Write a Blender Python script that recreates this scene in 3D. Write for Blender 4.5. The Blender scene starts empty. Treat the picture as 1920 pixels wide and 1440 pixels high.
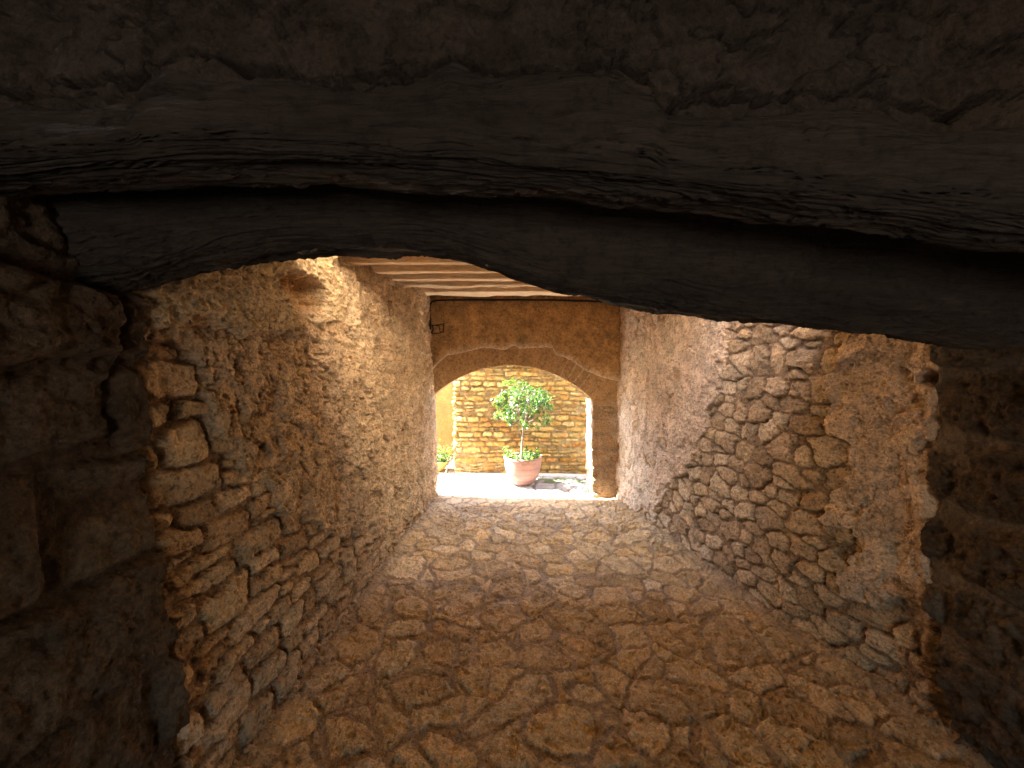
import bpy, math, random
import numpy as np
from mathutils import Vector, Matrix, Euler

random.seed(7)
R = math.radians
SC = bpy.context.scene
COL = SC.collection

# ------------------------------------------------------------------ camera
HC = 1.75                       # eye height above the passage floor
F = 721.0                       # focal length in photograph pixels
cam_d = bpy.data.cameras.new('camera')
cam_d.sensor_width = 36.0
cam_d.lens = F / 1920.0 * 36.0
cam_d.clip_start = 0.02
cam_d.clip_end = 500
cam = bpy.data.objects.new('camera', cam_d)
COL.objects.link(cam)
cam.location = (0, 0, HC)
cam.rotation_euler = Euler((R(90) - math.atan(20 / F), 0, math.atan(8 / F)), 'XYZ')
SC.camera = cam
CM = cam.rotation_euler.to_matrix()


def ray(px, py):
    d = CM @ Vector(((px - 960) / F, (720 - py) / F, -1.0))
    return d


def at_y(px, py, Y):
    d = ray(px, py)
    t = Y / d.y
    return (d.x * t, HC + d.z * t)          # X, Z on the plane y = Y


def on_floor(px, py, z=0.0):
    d = ray(px, py)
    t = (z - HC) / d.z
    return (d.x * t, d.y * t)


# ------------------------------------------------------------------ noise (numpy)
def pn(x, y, seed=0):
    x = np.asarray(x, dtype=np.float64)
    y = np.asarray(y, dtype=np.float64)
    rs = np.random.RandomState(seed + 101)
    perm = rs.permutation(512)
    ga = rs.rand(512) * 2 * math.pi
    gx, gy = np.cos(ga), np.sin(ga)
    xi = np.floor(x).astype(np.int64)
    yi = np.floor(y).astype(np.int64)
    xf, yf = x - xi, y - yi
    u = xf * xf * xf * (xf * (xf * 6 - 15) + 10)
    v = yf * yf * yf * (yf * (yf * 6 - 15) + 10)

    def g(ix, iy, dx, dy):
        h = perm[(perm[ix & 511] + iy) & 511]
        return gx[h] * dx + gy[h] * dy
    a = g(xi, yi, xf, yf)
    b = g(xi + 1, yi, xf - 1, yf)
    c = g(xi, yi + 1, xf, yf - 1)
    d = g(xi + 1, yi + 1, xf - 1, yf - 1)
    return ((a + (b - a) * u) * (1 - v) + (c + (d - c) * u) * v) * 1.5


def fbm(x, y, o=4, seed=0, gain=0.5):
    s, a, f = 0.0, 1.0, 1.0
    for k in range(o):
        s = s + a * pn(x * f + 17.3 * k, y * f - 9.1 * k, seed + k * 7)
        a *= gain
        f *= 2.03
    return s


def ridge(x, y, o=4, seed=0, gain=0.5):
    s, a, f = 0.0, 1.0, 1.0
    for k in range(o):
        s = s + a * (1 - 2 * np.abs(pn(x * f + 7.7 * k, y * f + 3.1 * k, seed + k * 5)))
        a *= gain
        f *= 2.07
    return s


def sstep(a, b, x):
    t = np.clip((x - a) / (b - a), 0, 1)
    return t * t * (3 - 2 * t)


def lerp(a, b, t):
    return a + (b - a) * t


# ------------------------------------------------------------------ stone layouts
def rubble(U, V, seed, ch=(.10, .20), cw=(.14, .38), warp=.03, joint=.010, rnd=.03, split=.3):
    """Coursed rubble: distance inside the stone, a random id and per-stone randoms for every point."""
    rs = np.random.RandomState(seed)
    Uw = U + warp * fbm(U * 2.3, V * 2.3, 3, seed + 1) + warp * .35 * fbm(U * 9, V * 9, 2, seed + 2)
    Vw = V + warp * fbm(U * 1.9 + 5, V * 2.6, 3, seed + 3) + warp * .35 * fbm(U * 9 + 3, V * 9, 2, seed + 4)
    v0, v1 = Vw.min() - .2, Vw.max() + .2
    u0, u1 = Uw.min() - .5, Uw.max() + .5
    vb = [v0]
    while vb[-1] < v1:
        vb.append(vb[-1] + rs.uniform(*ch))
    vb = np.array(vb)
    row = np.clip(np.searchsorted(vb, Vw, side='right') - 1, 0, len(vb) - 2)
    x0 = np.zeros_like(Uw); x1 = np.zeros_like(Uw)
    y0 = vb[row].astype(float); y1 = vb[row + 1].astype(float)
    sid = np.zeros(Uw.shape, dtype=np.int64)
    base = 0
    for r in range(len(vb) - 1):
        ub = [u0 - rs.uniform(0, .3)]
        hh = vb[r + 1] - vb[r]
        while ub[-1] < u1:
            ub.append(ub[-1] + rs.uniform(*cw) * (0.65 + 0.7 * hh / ch[1]))
        ub = np.array(ub)
        n = len(ub) - 1
        sp = np.where(rs.rand(n) < split, rs.uniform(.3, .7, n), 2.0)
        m = row == r
        if m.any():
            c = np.clip(np.searchsorted(ub, Uw[m], side='right') - 1, 0, n - 1)
            x0[m] = ub[c]; x1[m] = ub[c + 1]
            s = vb[r] + sp[c] * hh
            up = Vw[m] > s
            yy0 = y0[m]; yy1 = y1[m]
            yy0 = np.where(up, s, yy0); yy1 = np.where(up, yy1, np.minimum(s, yy1))
            y0[m] = yy0; y1[m] = yy1
            sid[m] = base + c * 2 + up
        base += 2 * n
    rr = rs.rand(base + 2, 22)
    q = rr[sid]
    cu = Uw - (x0 + x1) / 2
    cv = Vw - (y0 + y1) / 2
    sl = (q[..., 0:4] - .5) * .5
    j = joint * (.4 + 1.2 * q[..., 9])
    dl = np.minimum(Uw - x0, (Uw - x0) + sl[..., 0] * cv) - j
    dr = np.minimum(x1 - Uw, (x1 - Uw) + sl[..., 1] * cv) - j
    db = np.minimum(Vw - y0, (Vw - y0) + sl[..., 2] * cu * .6) - j
    dt = np.minimum(y1 - Vw, (y1 - Vw) + sl[..., 3] * cu * .6) - j
    k = 2.2 / rnd
    d = -np.log(np.exp(-k * dl) + np.exp(-k * dr) + np.exp(-k * db) + np.exp(-k * dt)) / k
    return dict(d=d, id=sid, q=q, cu=cu, cv=cv, U=Uw, V=Vw)


def stone_height(S, U, V, seed, rnd=.016, prot=.03, rough=.012, recess=.03, tilt=.18, facet=.45):
    """Relief of a rubble face: every stone is hewn to a few random planes, roughened, and stands out of its bed."""
    q = S['q']
    dd = S['d'] + .005 * fbm(U * 38, V * 38, 3, seed + 17, .6)
    prof = sstep(0, rnd, dd)
    off = q[..., 4] * 37.0
    f1 = fbm(U * 12 + off, V * 12 - off, 5, seed + 11, .58)
    f2 = ridge(U * 8 + off * 1.7, V * 8 + off, 3, seed + 12)
    size = .07
    hew = None
    for k in range(4):
        an = (k + q[..., 10 + k]) * math.pi / 2
        g = facet * (.15 + q[..., 14 + k] ** 2)
        pl = .35 * size * q[..., 18 + k] * facet + g * (np.cos(an) * S['cu'] + np.sin(an) * S['cv'])
        hew = pl if hew is None else np.minimum(hew, pl)
    face = (q[..., 5] - .5) * 2 * prot + tilt * ((q[..., 6] - .5) * S['cu'] + (q[..., 7] - .5) * S['cv']) \
        + rough * f1 + rough * .7 * f2 + np.maximum(hew, -.04)
    bulge = .006 * (1 - np.exp(-np.maximum(S['d'], 0) / .025))
    mort = -recess + .006 * fbm(U * 30, V * 30, 3, seed + 13) + .010 * fbm(U * 5, V * 5, 2, seed + 14)
    return lerp(mort, np.maximum(face + bulge, mort + .004), prof), prof


def pal(q, cols):
    c = np.array(cols)
    n = len(cols)
    t = q * (n - 1e-6)
    i = t.astype(int)
    return c[i]


# ------------------------------------------------------------------ meshes
def set_props(o, label=None, cat=None, group=None, kind=None):
    if label: o['label'] = label
    if cat: o['category'] = cat
    if group: o['group'] = group
    if kind: o['kind'] = kind
    return o


def empty(name, loc=(0, 0, 0), rz=0):
    o = bpy.data.objects.new(name, None)
    COL.objects.link(o)
    o.location = loc
    o.rotation_euler = (0, 0, rz)
    o.empty_display_size = .1
    return o


def mesh_np(name, co, quads, mat, parent=None, tint=None, smooth=True, extra=None):
    me = bpy.data.meshes.new(name)
    co = np.asarray(co, dtype=np.float32).reshape(-1, 3)
    quads = np.asarray(quads, dtype=np.int32).reshape(-1, 4)
    me.vertices.add(len(co))
    me.vertices.foreach_set('co', co.ravel())
    me.loops.add(quads.size)
    me.loops.foreach_set('vertex_index', quads.ravel())
    me.polygons.add(len(quads))
    me.polygons.foreach_set('loop_start', np.arange(0, quads.size, 4, dtype=np.int32))
    me.polygons.foreach_set('loop_total', np.full(len(quads), 4, dtype=np.int32))
    me.polygons.foreach_set('use_smooth', np.full(len(quads), smooth, dtype=bool))
    me.update(calc_edges=True)
    me.validate()
    if tint is not None:
        a = me.color_attributes.new('tint', 'FLOAT_COLOR', 'POINT')
        t = np.ones((len(co), 4), dtype=np.float32)
        t[:, :3] = np.asarray(tint).reshape(-1, 3)
        a.data.foreach_set('color', t.ravel())
    if mat:
        me.materials.append(mat)
    o = bpy.data.objects.new(name, me)
    COL.objects.link(o)
    if parent:
        o.parent = parent
    return o


def grid(name, P, mat, parent=None, tint=None, wrap=False, flip=False, mask=None, smooth=True):
    nu, nv = P.shape[:2]
    idx = np.arange(nu * nv).reshape(nu, nv)
    if wrap:
        idx2 = np.concatenate([idx, idx[:, :1]], axis=1)
    else:
        idx2 = idx
    a = idx2[:-1, :-1]; b = idx2[1:, :-1]; c = idx2[1:, 1:]; d = idx2[:-1, 1:]
    q = np.stack([a, b, c, d], -1)
    if flip:
        q = q[..., ::-1]
    if mask is not None:
        q = q[mask]
    return mesh_np(name, P, q.reshape(-1, 4), mat, parent, tint, smooth)


def boxes(name, bl, mat, parent=None, bevel=0.0):
    """bl: list of (x0,x1,y0,y1,z0,z1)"""
    co, fs = [], []
    for (x0, x1, y0, y1, z0, z1) in bl:
        n = len(co)
        co += [(x0, y0, z0), (x1, y0, z0), (x1, y1, z0), (x0, y1, z0), (x0, y0, z1), (x1, y0, z1), (x1, y1, z1), (x0, y1, z1)]
        fs += [tuple(n + i for i in f) for f in ((3, 2, 1, 0), (4, 5, 6, 7), (0, 1, 5, 4), (1, 2, 6, 5), (2, 3, 7, 6), (3, 0, 4, 7))]
    me = bpy.data.meshes.new(name)
    me.from_pydata(co, [], fs)
    if mat: me.materials.append(mat)
    o = bpy.data.objects.new(name, me)
    COL.objects.link(o)
    if parent: o.parent = parent
    return o


def tube_geo(pts, rad, ns=8):
    pts = [Vector(p) for p in pts]
    rads = rad if isinstance(rad, (list, tuple)) else [rad] * len(pts)
    co, q = [], []
    prev = None
    for i, p in enumerate(pts):
        t = (pts[min(i + 1, len(pts) - 1)] - pts[max(i - 1, 0)]).normalized()
        if prev is None:
            a = Vector((0, 0, 1)) if abs(t.z) < .9 else Vector((1, 0, 0))
            n = t.cross(a).normalized()
        else:
            n = (prev - t * prev.dot(t)).normalized()
        prev = n
        b = t.cross(n)
        for k in range(ns):
            an = 2 * math.pi * k / ns
            co.append(p + (n * math.cos(an) + b * math.sin(an)) * rads[i])
    for i in range(len(pts) - 1):
        for k in range(ns):
            k2 = (k + 1) % ns
            q.append((i * ns + k, i * ns + k2, (i + 1) * ns + k2, (i + 1) * ns + k))
    return [tuple(c) for c in co], q


def tubes(name, paths, mat, parent=None, ns=8):
    co, q = [], []
    for pts, rad in paths:
        c, f = tube_geo(pts, rad, ns)
        n = len(co)
        co += c
        q += [tuple(n + i for i in x) for x in f]
    return mesh_np(name, co, q, mat, parent)


# ------------------------------------------------------------------ materials
def new_mat(name):
    m = bpy.data.materials.new(name)
    m.use_nodes = True
    nt = m.node_tree
    b = nt.nodes['Principled BSDF']
    return m, nt, b


def N(nt, typ, **kw):
    n = nt.nodes.new(typ)
    for k, v in kw.items():
        if k in n.inputs:
            n.inputs[k].default_value = v
        else:
            setattr(n, k, v)
    return n


def rough_mat(name, base=None, attr=False, mottle=.35, mscale=6.0, fine=70.0, bump=.5, bdist=.006, rough=.92,
              spec=.2, stretch=(1, 1, 1), tint2=None, pits=0.0, specks=0.0):
    """Earthy surface: own colour (vertex tint or constant), blotches of a second tone, grain and pits as bump."""
    m, nt, b = new_mat(name)
    L = nt.links.new
    tc = N(nt, 'ShaderNodeTexCoord')
    mp = N(nt, 'ShaderNodeMapping')
    mp.inputs['Scale'].default_value = stretch
    L(tc.outputs['Object'], mp.inputs['Vector'])
    n1 = N(nt, 'ShaderNodeTexNoise', Scale=mscale, Detail=8.0, Roughness=.62)
    n2 = N(nt, 'ShaderNodeTexNoise', Scale=fine, Detail=6.0, Roughness=.7)
    L(mp.outputs[0], n1.inputs['Vector']); L(mp.outputs[0], n2.inputs['Vector'])
    if attr:
        at = N(nt, 'ShaderNodeAttribute', attribute_name='tint')
        col = at.outputs['Color']
    else:
        rgb = N(nt, 'ShaderNodeRGB'); rgb.outputs[0].default_value = (*base, 1)
        col = rgb.outputs[0]
    mr = N(nt, 'ShaderNodeMapRange')
    mr.inputs['From Min'].default_value = .3; mr.inputs['From Max'].default_value = .7
    mr.inputs['To Min'].default_value = 1 - mottle; mr.inputs['To Max'].default_value = 1 + mottle
    L(n1.outputs['Fac'], mr.inputs['Value'])
    mr2 = N(nt, 'ShaderNodeMapRange')
    mr2.inputs['From Min'].default_value = .3; mr2.inputs['From Max'].default_value = .7
    mr2.inputs['To Min'].default_value = .66; mr2.inputs['To Max'].default_value = 1.34
    L(n2.outputs['Fac'], mr2.inputs['Value'])
    mul = N(nt, 'ShaderNodeMath', operation='MULTIPLY')
    L(mr.outputs[0], mul.inputs[0]); L(mr2.outputs[0], mul.inputs[1])
    vm = N(nt, 'ShaderNodeVectorMath', operation='SCALE')
    L(col, vm.inputs[0]); L(mul.outputs[0], vm.inputs['Scale'])
    out = vm.outputs[0]
    if tint2 is not None:
        n3 = N(nt, 'ShaderNodeTexNoise', Scale=mscale * .45, Detail=6.0, Roughness=.6)
        mp3 = N(nt, 'ShaderNodeMapping'); mp3.inputs['Location'].default_value = (3.1, 7.7, 1.3)
        L(tc.outputs['Object'], mp3.inputs['Vector']); L(mp3.outputs[0], n3.inputs['Vector'])
        r3 = N(nt, 'ShaderNodeMapRange')
        r3.inputs['From Min'].default_value = .52; r3.inputs['From Max'].default_value = .72
        r3.inputs['To Max'].default_value = .7
        L(n3.outputs['Fac'], r3.inputs['Value'])
        mx = N(nt, 'ShaderNodeMix', data_type='RGBA')
        mx.inputs['B'].default_value = (*tint2, 1)
        ins = [i for i in mx.inputs if i.type == 'RGBA']
        L(out, ins[0]); ins[1].default_value = (*tint2, 1)
        L(r3.outputs[0], mx.inputs[0])
        out = [o for o in mx.outputs if o.type == 'RGBA'][0]
    if specks > 0:
        n6 = N(nt, 'ShaderNodeTexNoise', Scale=fine * .55, Detail=7.0, Roughness=.75)
        mp6 = N(nt, 'ShaderNodeMapping'); mp6.inputs['Location'].default_value = (5.3, 1.7, 9.1)
        L(tc.outputs['Object'], mp6.inputs['Vector']); L(mp6.outputs[0], n6.inputs['Vector'])
        r6 = N(nt, 'ShaderNodeMapRange')
        r6.inputs['From Min'].default_value = .36; r6.inputs['From Max'].default_value = .50
        r6.inputs['To Min'].default_value = 1 - specks; r6.inputs['To Max'].default_value = 1.0
        L(n6.outputs['Fac'], r6.inputs['Value'])
        v6 = N(nt, 'ShaderNodeVectorMath', operation='SCALE')
        L(out, v6.inputs[0]); L(r6.outputs[0], v6.inputs['Scale'])
        out = v6.outputs[0]
    L(out, b.inputs['Base Color'])
    b.inputs['Roughness'].default_value = rough
    b.inputs['Specular IOR Level'].default_value = spec
    # relief
    n4 = N(nt, 'ShaderNodeTexNoise', Scale=fine * .35, Detail=9.0, Roughness=.68)
    L(mp.outputs[0], n4.inputs['Vector'])
    n5 = N(nt, 'ShaderNodeTexNoise', Scale=fine * 1.3, Detail=5.0, Roughness=.7)
    L(mp.outputs[0], n5.inputs['Vector'])
    m5 = N(nt, 'ShaderNodeMath', operation='MULTIPLY_ADD')
    L(n5.outputs['Fac'], m5.inputs[0]); m5.inputs[1].default_value = .55; L(n4.outputs['Fac'], m5.inputs[2])
    hgt = m5.outputs[0]
    if pits > 0:
        vo = N(nt, 'ShaderNodeTexVoronoi', Scale=fine * .8)
        L(mp.outputs[0], vo.inputs['Vector'])
        rp = N(nt, 'ShaderNodeMapRange')
        rp.inputs['From Min'].default_value = .0; rp.inputs['From Max'].default_value = .35
        L(vo.outputs['Distance'], rp.inputs['Value'])
        ma = N(nt, 'ShaderNodeMath', operation='MULTIPLY_ADD')
        L(rp.outputs[0], ma.inputs[0]); ma.inputs[1].default_value = pits; L(hgt, ma.inputs[2])
        hgt = ma.outputs[0]
    bp = N(nt, 'ShaderNodeBump')
    bp.inputs['Strength'].default_value = bump
    bp.inputs['Distance'].default_value = bdist
    L(hgt, bp.inputs['Height'])
    L(bp.outputs[0], b.inputs['Normal'])
    return m


M = {}
M['stone'] = rough_mat('rubble_stone', attr=True, mottle=.28, mscale=7, fine=75, bump=1.0, bdist=.022, pits=.25, specks=.6)
M['plaster'] = rough_mat('lime_plaster', attr=True, mottle=.22, mscale=6, fine=50, bump=1.0, bdist=.018, specks=.5, rough=.75, spec=.35)
M['floor'] = rough_mat('flagstone', attr=True, mottle=.28, mscale=6, fine=80, bump=.9, bdist=.02, pits=.35, spec=.5, rough=.5, specks=.5)
M['pale_paving'] = rough_mat('pale_paving', attr=True, mottle=.2, mscale=5, fine=60, bump=.6, bdist=.012)
M['wallstone'] = rough_mat('ochre_stone', attr=True, mottle=.4, mscale=14, fine=50, bump=1.0, bdist=.02, tint2=(.36, .19, .06))
M['wood'] = rough_mat('old_timber', base=(.072, .057, .047), mottle=.4, mscale=3, fine=45, bump=1.0, bdist=.022, specks=.4,
                      stretch=(.18, 1.6, 1.6), rough=.72, spec=.3)
M['joist'] = rough_mat('pale_joist', base=(.74, .57, .39), mottle=.25, mscale=3, fine=40, bump=.5, bdist=.006, stretch=(.25, 1.5, 1.5), rough=.8)
M['board'] = rough_mat('ceiling_board', base=(.30, .20, .12), mottle=.25, mscale=4, fine=40, bump=.4, stretch=(.3, 1.5, 1.5))
M['orange'] = rough_mat('orange_render', base=(.33, .14, .045), mottle=.25, mscale=3, fine=30, bump=.6, bdist=.012)
M['facade'] = rough_mat('outer_facade', base=(.38, .29, .19), mottle=.2, mscale=2, fine=20, bump=.5)
M['dark_plaster'] = rough_mat('sooty_plaster', attr=True, mottle=.35, mscale=5, fine=60, bump=1.0, bdist=.022, specks=.4)
M['terracotta'] = rough_mat('terracotta', base=(.24, .135, .11), mottle=.35, mscale=3, fine=30, bump=.25, bdist=.004, stretch=(.6, .6, 5), rough=.75, tint2=(.33, .23, .205))
M['soil'] = rough_mat('soil', base=(.05, .035, .025), mottle=.4, mscale=20, fine=80, bump=1.0, bdist=.02)
M['trough'] = rough_mat('mossy_trough', base=(.40, .28, .08), mottle=.4, mscale=9, fine=50, bump=.8, tint2=(.16, .2, .05))
M['bark'] = rough_mat('bark', base=(.22, .18, .15), mottle=.3, mscale=12, fine=70, bump=.8, stretch=(1, 1, .3))
M['black'] = rough_mat('black_rubber', base=(.012, .011, .010), mottle=.2, bump=.1, rough=.6, spec=.4)
M['rust'] = rough_mat('dark_iron', base=(.03, .022, .018), mottle=.3, mscale=20, bump=.4, rough=.7)
M['dry'] = rough_mat('dry_weed', base=(.045, .035, .022), mottle=.4, mscale=20, bump=.2)
M['ground'] = rough_mat('earth_ground', base=(.36, .31, .25), mottle=.2, mscale=1.5, fine=10, bump=.4)


def leaf_mat(name, c1, c2, rough=.35):
    m, nt, b = new_mat(name)
    L = nt.links.new
    at = N(nt, 'ShaderNodeAttribute', attribute_name='tint')
    L(at.outputs['Color'], b.inputs['Base Color'])
    b.inputs['Roughness'].default_value = rough
    b.inputs['Specular IOR Level'].default_value = .55
    tr = N(nt, 'ShaderNodeBsdfTranslucent')
    vm = N(nt, 'ShaderNodeVectorMath', operation='MULTIPLY')
    vm.inputs[1].default_value = (1.6, 1.9, .6)
    L(at.outputs['Color'], vm.inputs[0]); L(vm.outputs[0], tr.inputs['Color'])
    mx = N(nt, 'ShaderNodeMixShader'); mx.inputs[0].default_value = .35
    L(b.outputs[0], mx.inputs[1]); L(tr.outputs[0], mx.inputs[2])
    L(mx.outputs[0], nt.nodes['Material Output'].inputs['Surface'])
    return m


M['leaf'] = leaf_mat('glossy_leaf', None, None, .22)

# ------------------------------------------------------------------ plan of the passage
YE = 5.37                        # inner face of the arch wall
YO = 5.52                        # outer face


def x_left(Y, Z):
    bot = np.interp(Y, [0, 4.0, 5.4], [-1.23, -1.22, -1.165])
    top = np.interp(Y, [0, 3.2, 4.6, 5.4], [-1.46, -1.47, -1.14, -1.24])
    return lerp(bot, top, np.clip(Z / 2.6, 0, 1.1) ** 1.3)


def x_right(Y, Z):
    bot = np.interp(Y, [0.5, 2.1, 2.66, 5.37], [2.16, 2.10, 1.886, 1.43])
    return bot + .03 * Z / 2.6


STONE_COLS = [(.56, .41, .265), (.49, .35, .215), (.62, .475, .32), (.54, .40, .26), (.45, .31, .185), (.57, .415, .25), (.60, .46, .30)]
PLASTER = np.array((.64, .475, .315))
MORTAR = np.array((.34, .23, .14))


def plaster_relief(U, V, seed, k=1.0):
    h = .014 * fbm(U * 2.2, V * 2.2, 4, seed) + k * .009 * ridge(U * 9, V * 7, 5, seed + 3, .6)
    n = fbm(U * 6.5, V * 5, 5, seed + 6, .6)
    h = h + k * .014 * sstep(.02, .05, n) - k * .020 * sstep(.26, .30, -n)
    n2 = fbm(U * 15, V * 11, 4, seed + 16, .6)
    h = h - k * .016 * sstep(.30, .36, n2) + k * .005 * fbm(U * 45, V * 45, 3, seed + 9)
    # open cracks
    c = np.abs(fbm(U * 3.1, V * 2.0, 5, seed + 20, .6))
    h = h - .035 * (1 - sstep(0, .022, c)) * sstep(-.1, .2, fbm(U * 1.3, V * 1.3, 2, seed + 25))
    return h


# ---- left wall
def build_left_wall():
    y = np.arange(1.30, 5.50, .0065)
    z = np.arange(-.03, 2.98, .0065)
    U, V = np.meshgrid(y, z, indexing='ij')
    S = rubble(U, V, 11, ch=(.085, .17), cw=(.10, .28), warp=.035, joint=.006, rnd=.012, split=.22)
    hs, prof = stone_height(S, U, V, 21, rnd=.010, prot=.010, rough=.011, recess=.021, facet=.13, tilt=.09)
    zb = np.interp(U, [1.2, 1.5, 1.62, 1.9, 2.7, 3.9, 5.4], [1.95, 1.95, 1.7, 1.15, .55, .12, -.1])
    ed = V - zb + .16 * fbm(U * 3, V * 3, 5, 31)
    pm = sstep(0, .010, ed)
    hp = .028 + plaster_relief(U, V, 41, .85) + .25 * np.maximum(hs, -.02)
    # stones show through the thin plaster here and there
    thin = fbm(U * 2.4, V * 2.4, 4, 51)
    hp = hp - .03 * sstep(.25, .34, thin)
    hmix = np.where(pm > 0, np.maximum(lerp(hs, hp, pm), hs * .8 - .002), hs)
    show = (hs * .8 - .002 > lerp(hs, hp, pm)) & (pm > .5)
    # upper band of coarse render standing proud, with a broken ledge
    zl = 1.93 + np.interp(U, [1.2, 2.1, 2.8], [0, .03, .19])
    e2 = V - zl + .05 * fbm(U * 4, V * 4, 4, 61)
    up = sstep(0, .025, e2) * (1 - sstep(2.95, 3.15, U + .2 * fbm(U * 3, V * 3, 3, 66)))
    coarse = .085 + .020 * fbm(U * 16, V * 24, 5, 62, .6) + .014 * fbm(U * 4, V * 5, 3, 63)
    hmix = lerp(hmix, np.maximum(hmix, coarse), up)
    # beam pocket
    hu = (U - 2.50) / (.30 + .07 * fbm(U * 5, V * 5, 3, 71))
    hv = (V - 2.27) / (.15 + .05 * fbm(U * 6 + 9, V * 6, 3, 72))
    rr = np.maximum(np.abs(hu), np.abs(hv)) * .6 + .4 * np.sqrt(hu ** 2 + hv ** 2) + .10 * fbm(U * 11, V * 11, 3, 73)
    hole = 1 - sstep(.55, .98, rr)
    hmix = hmix - hole * (.18 + .05 * fbm(U * 7, V * 7, 3, 74))
    # second slot lower on the wall
    s2u = (U - 2.66) / .055; s2v = (V - 1.62) / .17
    s2 = 1 - sstep(.75, 1.0, np.sqrt(s2u ** 2 + s2v ** 2) + .22 * fbm(U * 14, V * 9, 3, 76))
    hmix = hmix - s2 * .055
    hmix = hmix - .06 * (1 - sstep(1.33, 1.40, U))
    X = x_left(U, V) + hmix
    tint = pal(S['q'][..., 8], STONE_COLS) * (.85 + .3 * S['q'][..., 4])[..., None]
    tint = lerp(MORTAR, tint, prof[..., None])
    pc = PLASTER * (1 + .10 * fbm(U * 1.5, V * 1.5, 3, 81))[..., None]
    pc = lerp(pc, np.array((.68, .54, .38)), (sstep(.2, .5, fbm(U * 2, V * 1.2, 4, 83)) * .6)[..., None])
    t = np.where(show[..., None], tint, lerp(tint, pc, pm[..., None]))
    t = lerp(t, np.array((.66, .52, .34)), (up * (1 - hole))[..., None])
    t = lerp(t, np.array((.40, .24, .12)), hole[..., None])
    P = np.stack([X, U, V], -1)
    o = grid('stone_wall', P, M['stone'], None, t, flip=True)
    set_props(o, 'rough rubble wall with crumbling plaster and a square hole high up near the ledge', 'wall')


# ---- right wall
def build_right_wall():
    y = np.arange(1.82, 5.50, .0065)
    z = np.arange(-.03, 2.98, .0065)
    U, V = np.meshgrid(y, z, indexing='ij')
    S = rubble_v(U, V, 111, .135, 1.35, joint=.005, wvar=.42, warp=.018)
    hs, prof = stone_height(S, U, V, 121, rnd=.009, prot=.011, rough=.011, recess=.015, facet=.12, tilt=.09)
    zb = np.interp(U, [3.0, 3.2, 3.4, 3.63, 4.27, 4.8, 5.4], [3.2, 2.4, 1.5, 1.0, .33, .04, -.1])
    ed = V - zb + .14 * fbm(U * 3, V * 3, 5, 131)
    a = sstep(0, .010, ed) * (U > 3.0)
    eb = np.minimum(2.36 - U, (V - .45) * .8) + .13 * fbm(U * 3.5, V * 3.5, 5, 133)
    b = sstep(0, .010, eb)
    pm = np.maximum(a, b)
    hp = .030 + plaster_relief(U, V, 141, .5) + .2 * np.maximum(hs, -.02)
    thin = fbm(U * 2.6, V * 2.6, 4, 151)
    hp = hp - .03 * sstep(.30, .38, thin)
    pl = lerp(hs, hp, pm)
    h = np.where(pm > 0, np.maximum(pl, hs * .75 - .004), hs)
    show = (hs * .75 - .004 > pl) & (pm > .5)
    # long cracks down the plaster near the arch
    for (p0, p1, p2, sd) in ((4.95, 4.72, 4.62, 1), (4.62, 4.55, 4.5, 2)):
        yc = np.interp(V, [.7, 1.7, 2.6], [p0, p1, p2]) + .03 * fbm(V * 5, U * 0 + sd, 4, 160 + sd)
        h = h - .025 * (1 - sstep(.004, .016, np.abs(U - yc))) * sstep(.5, .8, V)
    # putlog hole beside the pier
    rr = np.sqrt(((U - 1.98) / .05) ** 2 + ((V - 1.72) / .05) ** 2) + .25 * fbm(U * 14, V * 14, 2, 171)
    hole = 1 - sstep(.7, 1.0, rr)
    h = h - hole * .12
    h = h - .07 * (1 - sstep(1.88, 1.97, U))
    X = x_right(U, V) - h
    tint = pal(S['q'][..., 8], STONE_COLS) * (.85 + .3 * S['q'][..., 4])[..., None]
    tint = lerp(MORTAR * .9, tint, prof[..., None])
    pc = np.array((.72, .545, .40)) * (1.0 + .10 * fbm(U * 1.5, V * 1.5, 3, 181))[..., None]
    pc = lerp(pc, np.array((.70, .57, .40)), (sstep(.2, .6, fbm(U * 2, V * 1.2, 4, 183)) * .35)[..., None])
    t = np.where(show[..., None], tint, lerp(tint, pc, pm[..., None]))
    P = np.stack([X, U, V], -1)
    o = grid('stone_wall', P, M['stone'], None, t)
    set_props(o, 'rubble wall of bare jutting stones with smooth pale plaster beside the arch', 'wall')


# ---- big-block piers that carry the lintels
PIER_COLS = [(.125, .088, .058), (.105, .075, .05), (.14, .10, .066), (.118, .09, .066)]


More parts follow.
